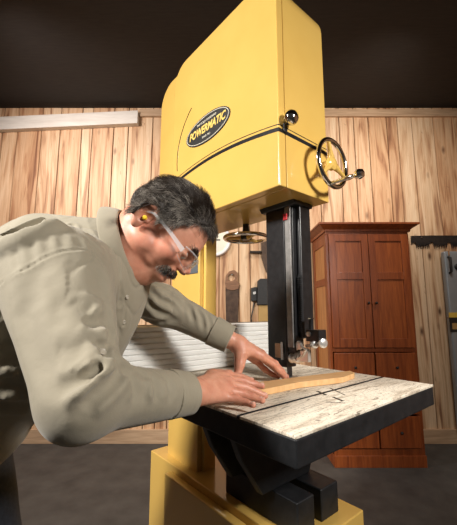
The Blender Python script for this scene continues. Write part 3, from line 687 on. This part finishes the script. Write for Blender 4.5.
# skin tint: red ears, cheeks, nose, lips, knuckles; pale nails; dark eye line
q = tol(BV); a2 = np.abs(q[:, 1]); q = np.where((a2 < .066)[:, None], zmap(q), q); hm = (np.linalg.norm(q-np.array([.03, 0, 0]), axis=1) < .17)
def G(c, r): return np.exp(-(((q[:, 0]-c[0])/r[0])**2+((a2-c[1])/r[1])**2+((q[:, 2]-c[2])/r[2])**2))
red = .45*G((.085, .045, -.02), (.03, .03, .02))+.55*G((.13, 0, -.02), (.015, .015, .02))+.8*G((.113, 0, -.058), (.010, .022, .008))+.28*G((-.002, .08, 0), (.02, .014, .035))+.3*G((.03,.06,-.06),(.04,.04,.04))
red = np.clip(red, 0, .85)*hm
pale = np.zeros(len(BV))
for T in (RT, LT):
    for f in RAD:
        j = T[f]; ax = norm(j[3]-j[2]); up = norm(np.array([0, 0, 1.])-ax*ax[2]); nc = j[3]+up*RAD[f][3]*.95-ax*.001
        pale = np.maximum(pale, np.exp(-(np.linalg.norm(BV-nc, axis=1)/.0055)**4)*.7)
        for k in (0, 1, 2): red = np.maximum(red, .38*np.exp(-(np.linalg.norm(BV-j[k]-np.array([0,0,.008]), axis=1)/.011)**2))
        red = np.maximum(red, .4*np.exp(-(np.linalg.norm(BV-j[3], axis=1)/.012)**2))
drk = np.clip(.75*G((.104, .032, .0105), (.012, .017, .0022)), 0, 1)*hm
ca = bod.data.color_attributes.new('tint', 'FLOAT_COLOR', 'POINT'); ca.data.foreach_set('color', np.stack([red, pale, drk, np.ones(len(red))], 1).astype(np.float32).ravel())
# ---- eyebrows, hair, moustache as strands
def grad(fn, p, e=.001):
    g = np.stack([fn(p+np.eye(3)[i]*e)-fn(p-np.eye(3)[i]*e) for i in range(3)], 1); return g/np.maximum(np.linalg.norm(g, axis=1), 1e-9)[:, None]
def project(fn, p, off=0, it=6):
    for _ in range(it): p = p-grad(fn, p)*(fn(p)-off)[:, None]
    return p
def strands(name, roots, dirs, length, lift, rad, parent, m='hair', greybias=None, nseg=5, curl=0.):
    n = len(roots); L = length*(.7+.6*rng.random(n)); P = [roots]; p = roots.copy(); d = dirs.copy(); 
    gsc = vnoise(roots*45+3)[:, None]
    for k in range(1, nseg):
        p = p+d*(L/(nseg-1))[:, None]; h = head(p); g = grad(head, p); t = k/(nseg-1)
        want = lift*(.35+1.0*t)*(1+.45*gsc[:, 0]); p = p-g*(h-want)[:, None]*.9
        d = d+curl*np.stack([vnoise(p*60+c) for c in (5, 17, 29)], 1); d = d/np.linalg.norm(d, axis=1)[:, None]; P.append(p)
    P = np.stack(P, 1); T_ = np.gradient(P, axis=1); T_ /= np.maximum(np.linalg.norm(T_, axis=2), 1e-9)[..., None]
    gg = grad(head, P.reshape(-1, 3)).reshape(P.shape); X = np.cross(T_, gg); X /= np.maximum(np.linalg.norm(X, axis=2), 1e-9)[..., None]; Y = np.cross(X, T_)
    rr_ = rad*np.linspace(1, .25, nseg)[None, :, None]; ring = [P+rr_*(X*math.cos(a)+Y*math.sin(a)) for a in (math.pi/2, math.pi*7/6, math.pi*11/6)]
    V = np.stack(ring, 2).reshape(-1, 3)@HR+HO; idx = np.arange(n*nseg*3).reshape(n, nseg, 3); Fs = []
    for k in range(3): Fs.append(np.stack([idx[:, :-1, k], idx[:, :-1, (k+1) % 3], idx[:, 1:, (k+1) % 3], idx[:, 1:, k]], -1).reshape(-1, 4))
    Fs = np.concatenate(Fs); me = bpy.data.meshes.new(name); me.vertices.add(len(V)); me.vertices.foreach_set('co', V.astype(np.float32).ravel())
    me.loops.add(Fs.size); me.loops.foreach_set('vertex_index', Fs.astype(np.int32).ravel()); me.polygons.add(len(Fs)); me.polygons.foreach_set('loop_start', np.arange(0, Fs.size, 4, dtype=np.int32)); me.polygons.foreach_set('loop_total', np.full(len(Fs), 4, np.int32)); me.update(calc_edges=True)
    me.polygons.foreach_set('use_smooth', np.ones(len(Fs), bool)); gv = rng.random(n)*.75+.12+.35*vnoise(roots*np.array([60,60,60]))+(greybias if greybias is not None else 0)
    a = me.attributes.new('grey', 'FLOAT', 'POINT'); a.data.foreach_set('value', np.repeat(gv, nseg*3).astype(np.float32)); me.materials.append(M[m]); o = bpy.data.objects.new(name, me); COL.objects.link(o); o.parent = parent; return o
def hairmask(q):
    x, y, z = q[:, 0], np.abs(q[:, 1]), q[:, 2]
    front = np.interp(z, [-.06, -.035, -.01, .01, .03, .05, .07, .085, .10, .14], [-.055, -.030, -.020, .018, .045, .056, .070, .088, .096, .06])   # hairline x at height z (side view)
    front = np.where(z > .088, .20, front)
    ok = (x < front) & (z > -.052) & ~((y > .06) & (x > -.022) & (x < .018) & (z < .030))
    return ok
n = 60000; dv = rng.normal(size=(n, 3)); dv /= np.linalg.norm(dv, axis=1)[:, None]; cand = np.array([.02, 0, .04])+dv*.1; cand = project(head, cand, 0, 7)
cand = cand[hairmask(cand) & (np.abs(head(cand)) < .002)]; cand = cand[:15000]
x, y, z = cand.T
flow = np.stack([-.55*np.ones_like(x), .35*np.sign(y)*np.clip(np.abs(y)/.05, 0, 1), -.75*np.clip(np.abs(y)/.06, 0, 1)-.15], 1)
topm = z > .085; flow[topm] = np.stack([-.7*np.ones(topm.sum())+ .0, -.6*np.ones(topm.sum()), 0*np.ones(topm.sum())], 1)
frontm = (x > .075) & (z > .07); flow[frontm] = np.stack([.55*np.ones(frontm.sum()), -.4*np.ones(frontm.sum()), .15*np.ones(frontm.sum())], 1)
flow += rng.normal(size=flow.shape)*.28+.35*np.stack([vnoise(cand*38+c) for c in (1, 11, 21)], 1); g = grad(head, cand); flow -= (flow*g).sum(1)[:, None]*g; flow /= np.linalg.norm(flow, axis=1)[:, None]
gb = np.where((np.abs(y) > .045) & (z < .080), .10, -.17)
hair = strands('hair', cand, flow, .022, .0115, .0005, man, greybias=gb, curl=.35)
def capf(p):
    q = tol(p); d = head(q)-.0060-.002*vnoise(q*np.array([90,90,90])); x, y, z = q[:, 0], np.abs(q[:, 1]), q[:, 2]
    fr = np.interp(z, [-.06, -.035, -.01, .01, .03, .05, .07, .085, .10, .14], [-.055, -.030, -.020, .012, .040, .052, .066, .082, .100, .10])
    lim = np.maximum(x-fr, -(z+.050)); lim = np.maximum(lim, -(ell(np.stack([x, y, z], 1), (-.004, .078, .0), (.021, .03, .031)))); return smax(d, lim, .006)
cc0 = tow((.02, 0, .045)); surface(capf, cc0-.15, cc0+.15, .0025, 'hair_mass', 'scalp', hair)
# moustache
n = 30000; dv = rng.normal(size=(n, 3)); cand = np.array([.1, 0, -.032])+dv*np.array([.015, .024, .010]); cand = project(head, cand, 0, 5)
ya = np.abs(cand[:, 1]); zq = zmap(cand)[:, 2]; ok = (cand[:, 0] > .080) & (zq < -.034-ya*.25) & (zq > -.0525-ya*.75) & (ya < .039) & (np.abs(head(cand)) < .001); cand = cand[ok][:1200]
fl = np.stack([.35+0*cand[:, 0], .55*np.sign(cand[:, 1]), -.75+0*cand[:, 0]], 1)+rng.normal(size=cand.shape)*.12; fl /= np.linalg.norm(fl, axis=1)[:, None]
strands('moustache', cand, fl, .0080, .0024, .00042, man, greybias=-.02)
cand = np.array([.112, .03, .035])+rng.normal(size=(6000, 3))*np.array([.006, .012, .003]); cand[::2, 1] *= -1; cand = project(head, cand, 0, 5); cand = cand[np.abs(head(cand)) < .001][:600]
fl = np.stack([-.25+0*cand[:, 0], .9*np.sign(cand[:, 1]), .1+0*cand[:, 0]], 1)+rng.normal(size=cand.shape)*.15; fl /= np.linalg.norm(fl, axis=1)[:, None]
strands('eyebrow', cand, fl, .010, .0022, .00032, man, greybias=-.1)
for s in (1, -1):
    c = tow((.0965, .031*s, .0115)); MB().ball(c, .0112).build('eye', 'eye', man)
# ---- shirt
SLV = .013
SH = [T1, T2, T3, T4]
def torso(p):
    d = smin(cone(p, T1, T2, .118, .142), cone(p, T2, T3, .142, .158), .04); d = smin(d, cone(p, T3, T4, .158, .165), .04); d = smin(d, cone(p, W(-.40,.77,.0), BEL, .10, .125), .05); d = smin(d, cone(p, W(-.305,.77,.0), W(-.358,.77,-.11), .100, .10), .04)
    d = smin(d, cone(p, RS+np.array([0.01,.04,.004]), LS, .085, .078), .05); d = smin(d, cone(p, W(-.275,.76,.128), W(-.40,.77,.092), .086, .132), .03); return d
def sleeveR(p): return smin(cone(p, RS, RE_, .100, .056), cone(p, RE_, RW_, .054, .0385), .022)
def sleeveL(p): return smin(cone(p, LS, LE_, .075, .056), cone(p, LE_, LW_, .053, .036), .03)
def shirt0(p): return smin(torso(p), np.minimum(sleeveR(p), sleeveL(p)), .022)
def trace(x, y, fn, y0=.3):
    r = ray(x, y); r = r/np.linalg.norm(r); t = y0; o = np.array([0, 0, CH])
    for _ in range(80):
        d = fn((o+r*t)[None])[0]; t += d*.9
        if d < .0005: return o+r*t
        if t > 2: return None
    return o+r*t
def path(px, fn=shirt0):
    P = [trace(x, y, fn) for x, y in px]; return [p for p in P if p is not None]
creases = []     # (points, width, depth)
def crease(px, w, dep, fn=shirt0): 
    P = path(px, fn)
    if len(P) > 1: creases.append((P, w*.95, dep*.72))
# armhole seam, yoke vent, folds (traced on to the cloth)
SEAM = [(-6,289),(0,285),(14,277),(28,268),(40,260),(51,255),(62,251),(72,249.5),(85,249),(94,254),(101,262),(106,272),(110,284),(112,297)]
crease(SEAM, .0022, .0042)
VENT = [(-8,249),(8,243),(22,236),(36,229),(48,225),(60,224)]
crease(VENT, .0088, .062); crease([(60,224),(72,226),(85,231),(98,238)], .005, .008); crease([(-6,240),(12,234),(30,228),(44,223)], .005, .006)
crease([(-6,257),(10,249),(26,241),(38,234)], .004, .005)
for px, w, dep in (([(84,318),(92,323),(101,322),(107,317)], .010, .014), ([(70,300),(82,308),(92,312)], .012, .007), ([(96,340),(100,348),(105,358),(112,363)], .008, .014), ([(111,360),(104,362),(97,368),(90,376)], .008, .012),
    ([(118,368),(114,378),(104,388),(92,398),(82,410)], .009, .020), ([(124,358),(100,372),(76,384),(58,392)], .008, .010), ([(20,300),(30,340),(44,380)], .014, .006), ([(50,275),(60,300),(62,330)], .014, .005), ([(56,390),(68,383),(82,381),(94,380)], .010, .010), ([(54,354),(66,350),(78,349),(90,347)], .012, .007), ([(60,368),(76,364),(88,364)], .012, .005),
    ([(118,368),(126,372),(134,380),(138,392),(136,404)], .009, .013), ([(126,370),(140,372),(150,380)], .007, .008), ([(152,376),(156,388),(155,402)], .008, .007), ([(138,374),(146,386),(144,404)], .007,.008), ([(168,378),(172,390),(170,402)], .006, .004),
    ([(64,262),(78,268),(92,282),(100,296)], .018, .004), ([(92,262),(100,280),(105,300)], .012, .005), ([(40,262),(34,285),(34,310)], .016, .006), ([(22,285),(40,330),(56,370),(66,400)], .020, .006), ([(0,222),(-20,250)], .01, .006),
    ([(14,250),(18,270)], .006,.003), ([(30,243),(34,262)], .006,.003), ([(60,232),(64,248)], .006,.003), ([(78,236),(82,247)], .006,.004), ([(45,236),(49,252)], .006,.003)):
    crease(px, w, dep)
for px, w, dep in (([(0,342),(14,350),(24,362)], .014, .016), ([(0,360),(20,365),(34,376)], .010, .012), ([(0,384),(18,384),(36,392)], .014, .016), ([(2,322),(12,338),(20,352)], .010, .014), ([(-4,402),(16,404),(34,408)],.010,.012)):
    crease(px, w, dep, torso)
for px, w, dep in (([(148,288),(160,300),(176,306)], .007, .008), ([(146,300),(158,312),(176,320)], .008, .010), ([(166,292),(178,300),(188,312)], .006, .008), ([(182,300),(190,308),(194,322)], .006, .008), ([(196,308),(202,318),(204,330)], .006, .006), ([(140,318),(158,322),(178,320)], .007, .008), ([(206,312),(210,322),(210,334)], .005,.005), ([(150,282),(168,288),(184,298)], .006, .006)):
    crease(px, w, dep, sleeveL)
# front placket / chest folds
for px, w, dep in (([(113,232),(117,255),(120,280),(121,305),(117,335),(112,360)], .004, .005), ([(122,292),(126,302),(124,325),(117,350)], .003, .004), ([(106,300),(110,330),(108,352)], .008, .010)):
    crease(px, w, dep)
CC = W(-.231, .755, .140); CUP = norm(np.array([.93, -.08, .36]))
def shirt(p):
    d = shirt0(p); near = np.abs(d) < .04
    if near.any():
        q = p[near]; e = np.zeros(len(q))
        for P, w, dep in creases:
            c = np.mean(P, 0); R = max(np.linalg.norm(x-c) for x in P)+w*4; m = np.linalg.norm(q-c, axis=1) < R
            if not m.any(): continue
            qq = q[m]; best = np.full(len(qq), 9.); tt_ = np.zeros(len(qq)); n_ = len(P)-1
            for i in range(n_):
                ab = P[i+1]-P[i]; t = np.clip(((qq-P[i])@ab)/(ab@ab+1e-12), 0, 1); dd = np.linalg.norm(qq-P[i]-t[:, None]*ab, axis=1); u = dd < best; best[u] = dd[u]; tt_[u] = (i+t[u])/n_
            fade = np.clip(np.sin(np.pi*np.clip(tt_, .0, 1))*1.6+.15, 0, 1)
            s_ = best/w; e[m] += dep*fade*(np.exp(-s_**2)-.38*np.exp(-((s_-2.2)/1.0)**2))
        sc = vnoise(q*np.array([11, 11, 11])+2.7)*.0035+vnoise(q*np.array([21, 21, 17])+5)*.0012; nw = vnoise(q*np.array([22, 22, 9])+vnoise(q*7)[:, None]*1.6+8); sc = sc+.0024*np.exp(-(nw/.09)**2)*(vnoise(q*6+4) > 0.0); e += sc; d[near] += e
    # openings: collar and cuffs
    nk = cone(p, CC-CUP*.03, CC+CUP*.12, .074, .080); d = smax(d, -nk, .004)
    for a, b, r in ((RE_, RW_, .0335), (LE_, LW_, .031)):
        ax = norm(b-a); s = (p-b)@ax; rad_ = np.linalg.norm((p-b)-s[:, None]*ax, axis=1); inside = np.maximum(rad_-r, -(s+.016)); d = np.where((s > -.05) & (rad_ < .08), np.maximum(d, s-.006), d); d = np.maximum(d, -inside)
    return d
sh, SV = surface(shirt, W(-.80, .32, -.42), W(.07, 1.14, .33), .0031, 'shirt', 'shirt', man, margin=.02)
# cuffs
def cuff(a, b, r, nm):
    ax = norm(b-a); e0, e1 = b-ax*.052, b+ax*.007
    def f(p):
        s = (p-b)@ax; rr_ = np.linalg.norm((p-b)-s[:, None]*ax, axis=1); wob = .0016*np.sin(np.arctan2((p-b)@np.array([0,0,1.]), (p-b)@norm(np.cross(ax, [0,0,1.])))*3)+.0008*vnoise(p*60)
        ring = np.abs(rr_-(r-.06*s*.8)+wob)-.0024; d = smax(ring, np.maximum(s-.007, -(s+.05)), .0015); st = .0007*(np.exp(-((s-.001)/.0008)**2)+np.exp(-((s+.044)/.0008)**2)); return d+st
    return surface(f, b-.09, b+.09, .0019, 'cuff', 'shirt', sh)[0]
cuff(RE_, RW_, .0385, 'r'); cuff(LE_, LW_, .0365, 'l')
# collar: a stand and fall band that wraps the neck, points in front
def collar():
    bm = bmesh.new(); c0 = CC; up = CUP; side = np.array([0, 1., 0]); side = norm(side-(side@up)*up); fw = np.cross(side, up)
    N_ = 44; rows = []
    for i in range(N_+1):
        t = -math.pi*.965+2*math.pi*.965*i/N_; fr = abs(t)/math.pi      # 0 at the nape, 1 at the throat
        d = -fw*math.cos(t)*.084+side*math.sin(t)*.074; c = c0-up*(.018*fr**2)
        tip = max(0, fr-.72)/.28
        inn = c+d*.99-up*.016; top = c+d*1.0+up*.020; fold = c+d*1.06+up*.022; mid_ = c+d*1.22+up*.006; low = c+d*(1.36)-up*(.016+.024*tip)
        rows.append([bm.verts.new(x) for x in (inn, top, fold, mid_, low)])
    for A_, B_ in zip(rows[:-1], rows[1:]):
        for k in range(4): bm.faces.new((A_[k], A_[k+1], B_[k+1], B_[k]))
    bmesh.ops.recalc_face_normals(bm, faces=bm.faces); me = bpy.data.meshes.new('collar'); bm.to_mesh(me); bm.free(); me.materials.append(M['shirt'])
    for p_ in me.polygons: p_.use_smooth = True
    o = bpy.data.objects.new('collar', me); COL.objects.link(o); o.parent = sh
    m1 = o.modifiers.new('t', 'SOLIDIFY'); m1.thickness = .0034; m2 = o.modifiers.new('s', 'SUBSURF'); m2.levels = 2; m2.render_levels = 2
collar()
def button(px, fn=shirt, r=.0055):
    p = trace(*px, fn)
    if p is None: return
    g = grad(fn, p[None], .003)[0]; MB().lathe([(.001,-.001),(r,-.001),(r,.0014),(r*.8,.0022),(r*.6,.0016),(.0005,.0015)], p, g, 16).build('button', 'button', sh)
button((102.5, 352), shirt0); button((127, 297), torso, .0045); button((124, 322), torso, .0045)
# ---- trousers and boots (below the picture)
HIP = W(-.665, .77, -.285)
def trous(p):
    d = cone(p, W(-.60,.77,-.20), HIP, .150, .165)
    for s in (-1, 1):
        h = HIP+np.array([.01, s*.10, -.04]); k = np.array([-.56, .77+s*.13, .50]); f = np.array([-.60, .77+s*.14, .11]); d = smin(d, smin(cone(p, h, k, .105, .075), cone(p, k, f, .072, .058), .02), .03)
    d = d+.004*vnoise(p*np.array([16,16,9])); return np.maximum(d, .10-p[:, 2])
surface(trous, (-.9, .4, .06), (-.38, 1.14, 1.12), .008, 'trousers', 'trouser', man, margin=.02)
for s in (-1, 1):
    c = np.array([-.60, .77+s*.14, 0.]); 
    def boot(p, c=c):
        d = smin(ell(p, c+np.array([.075,0,.045]), (.105,.048,.045)), cone(p, c+np.array([-.01,0,.05]), c+np.array([0,0,.13]), .046, .05), .03); return np.maximum(d, .018-p[:, 2])
    bo, _ = surface(boot, c+np.array([-.12,-.1,-.01]), c+np.array([.24,.1,.21]), .005, 'boot', 'leather', man)
    MB().prism([(c[0]+.075+.112*math.cos(t), c[1]+.052*math.sin(t)) for t in np.linspace(0, 2*math.pi, 28, endpoint=False)], 2, .0, .022).build('sole', 'rubber', bo, bevel=.003)
# ---- safety glasses and ear plug
gl = thing('safety_glasses', 'clear wraparound safety glasses on the face of the bent man', 'glasses', tuple(tow((0,0,0))))
def gmesh(mb, name, m, par=gl, **k):
    o = mb.build(name, m, par, **k); o.matrix_parent_inverse = Matrix.Translation(-Vector(tow((0,0,0)))); return o
bm = bmesh.new(); rows = []; NL = 30
for i in range(NL+1):
    t = -1+2*i/NL; yy = .072*t; xx = .1305-.034*abs(t)**2.6; hh = .0185*(1-.35*abs(t)**4); notch = .016*math.exp(-(t/.16)**2)
    rows.append([bm.verts.new(tow((xx-.003*(v-.5)**2*4+(-.006 if v == 0 else 0)*.3, yy, .010-hh+notch+v*(2*hh-notch)))) for v in (0, .25, .5, .75, 1)])
for A_, B_ in zip(rows[:-1], rows[1:]):
    for k in range(4): bm.faces.new((A_[k], A_[k+1], B_[k+1], B_[k]))
mbx = MB(); mbx.bm.free(); mbx.bm = bm; lens = gmesh(mbx, 'lens', 'lens'); sm_ = lens.modifiers.new('t', 'SOLIDIFY'); sm_.thickness = .0018
def lp(t, v): 
    yy = .072*t; xx = .1305-.034*abs(t)**2.6; hh = .0185*(1-.35*abs(t)**4); return tow((xx, yy, .010-hh+v*2*hh))
gmesh(MB().tube([lp(t, -.02) for t in np.linspace(-1, -.25, 12)], .0007, 6), 'lower_edge', 'temple'); gmesh(MB().tube([lp(t, 1.02) for t in np.linspace(-1, 1, 26)], .0016, 8), 'brow_bar', 'temple')
for s in (1, -1):
    pts = [((.098,.0735*s,.012)), (.080,.0765*s,.014), (.055,.079*s,.016), (.025,.0805*s,.017), (.002,.0815*s,.016), (-.012,.0815*s,.006), (-.018,.081*s,-.008)]
    mb = MB(); P = [Vector(tow(x)) for x in pts]; up = Vector(HU); out = Vector(HL)*s; R_ = []
    for i, p_ in enumerate(P):
        hh = (.0055, .0045, .004, .0035, .003, .0025, .002)[i]; R_.append([mb.bm.verts.new(p_+up*a+out*b) for a, b in ((-hh, -.001), (-hh, .001), (hh, .001), (hh, -.001))])
    for A_, B_ in zip(R_[:-1], R_[1:]):
        for k in range(4): mb.bm.faces.new((A_[k], A_[(k+1) % 4], B_[(k+1) % 4], B_[k]))
    mb.bm.faces.new(R_[0][::-1]); mb.bm.faces.new(R_[-1]); gmesh(mb, 'temple', 'temple', bevel=.0006)
pc = tow((-.003, -.0775, -.004))
ep = MB().lathe([(.002,-.004),(.0046,-.003),(.005,.003),(.0038,.0065),(.0012,.0075)], pc, tuple(-HL), 16).build('ear_plug', 'plug', None)
for o_ in [c_ for c_ in man.children]: o_.matrix_parent_inverse = Matrix.Translation((.60, -.77, 0))
man.location = (-.60, .77, 0)
tag(ep, "small yellow foam plug in the man's near ear", 'earplug')
#PERSON-END
# ------------------------------------------------------------ camera, light
cam = bpy.data.cameras.new('camera'); co = bpy.data.objects.new('camera', cam); COL.objects.link(co)
co.location = (0, 0, CH); co.rotation_euler = (math.pi/2+TILT, 0, 0); cam.sensor_fit = 'HORIZONTAL'; cam.sensor_width = 36; cam.lens = 333/457*36; cam.clip_start = .02
S.camera = co
def area(name, loc, target, size, power, col=(1,1,1), sy=None, spread=math.pi):
    l = bpy.data.lights.new(name, 'AREA'); l.energy = power; l.color = col; l.size = size; l.spread = spread
    if sy: l.shape = 'RECTANGLE'; l.size_y = sy
    o = bpy.data.objects.new(name, l); COL.objects.link(o); o.location = loc
    o.rotation_euler = (Vector(target)-Vector(loc)).to_track_quat('-Z', 'Y').to_euler(); return o
area('softbox_left', (-1.95, -.3, 2.5), (0, 1.2, 1.15), .35, 53, (1, .95, .88), spread=2.0)
area('softbox_right', (1.25, -.3, 1.95), (.1, 1.2, 1.15), .3, 17, (1, .95, .88), spread=2.0)
area('wall_fill', (1.45, 1.9, 3.0), (1.15, 3.2, 2.1), .35, 13, (1, .88, .78), spread=2.2)  # added light, no known fixture: brightens the right wall and cabinet top
area('wall_fill', (-1.7, 1.7, 3.0), (-1.3, 3.2, 1.9), .4, 26, (1, .90, .86), spread=2.2)  # unseen light set for the bright left wall
w = bpy.data.worlds.new('world'); S.world = w; w.use_nodes = True; w.node_tree.nodes['Background'].inputs[0].default_value = (1, .9, .8, 1); w.node_tree.nodes['Background'].inputs[1].default_value = .035
S.view_settings.view_transform = 'Standard'; S.view_settings.look = 'None'; S.view_settings.exposure = 0; S.view_settings.gamma = 1; S.view_settings.use_curve_mapping = False
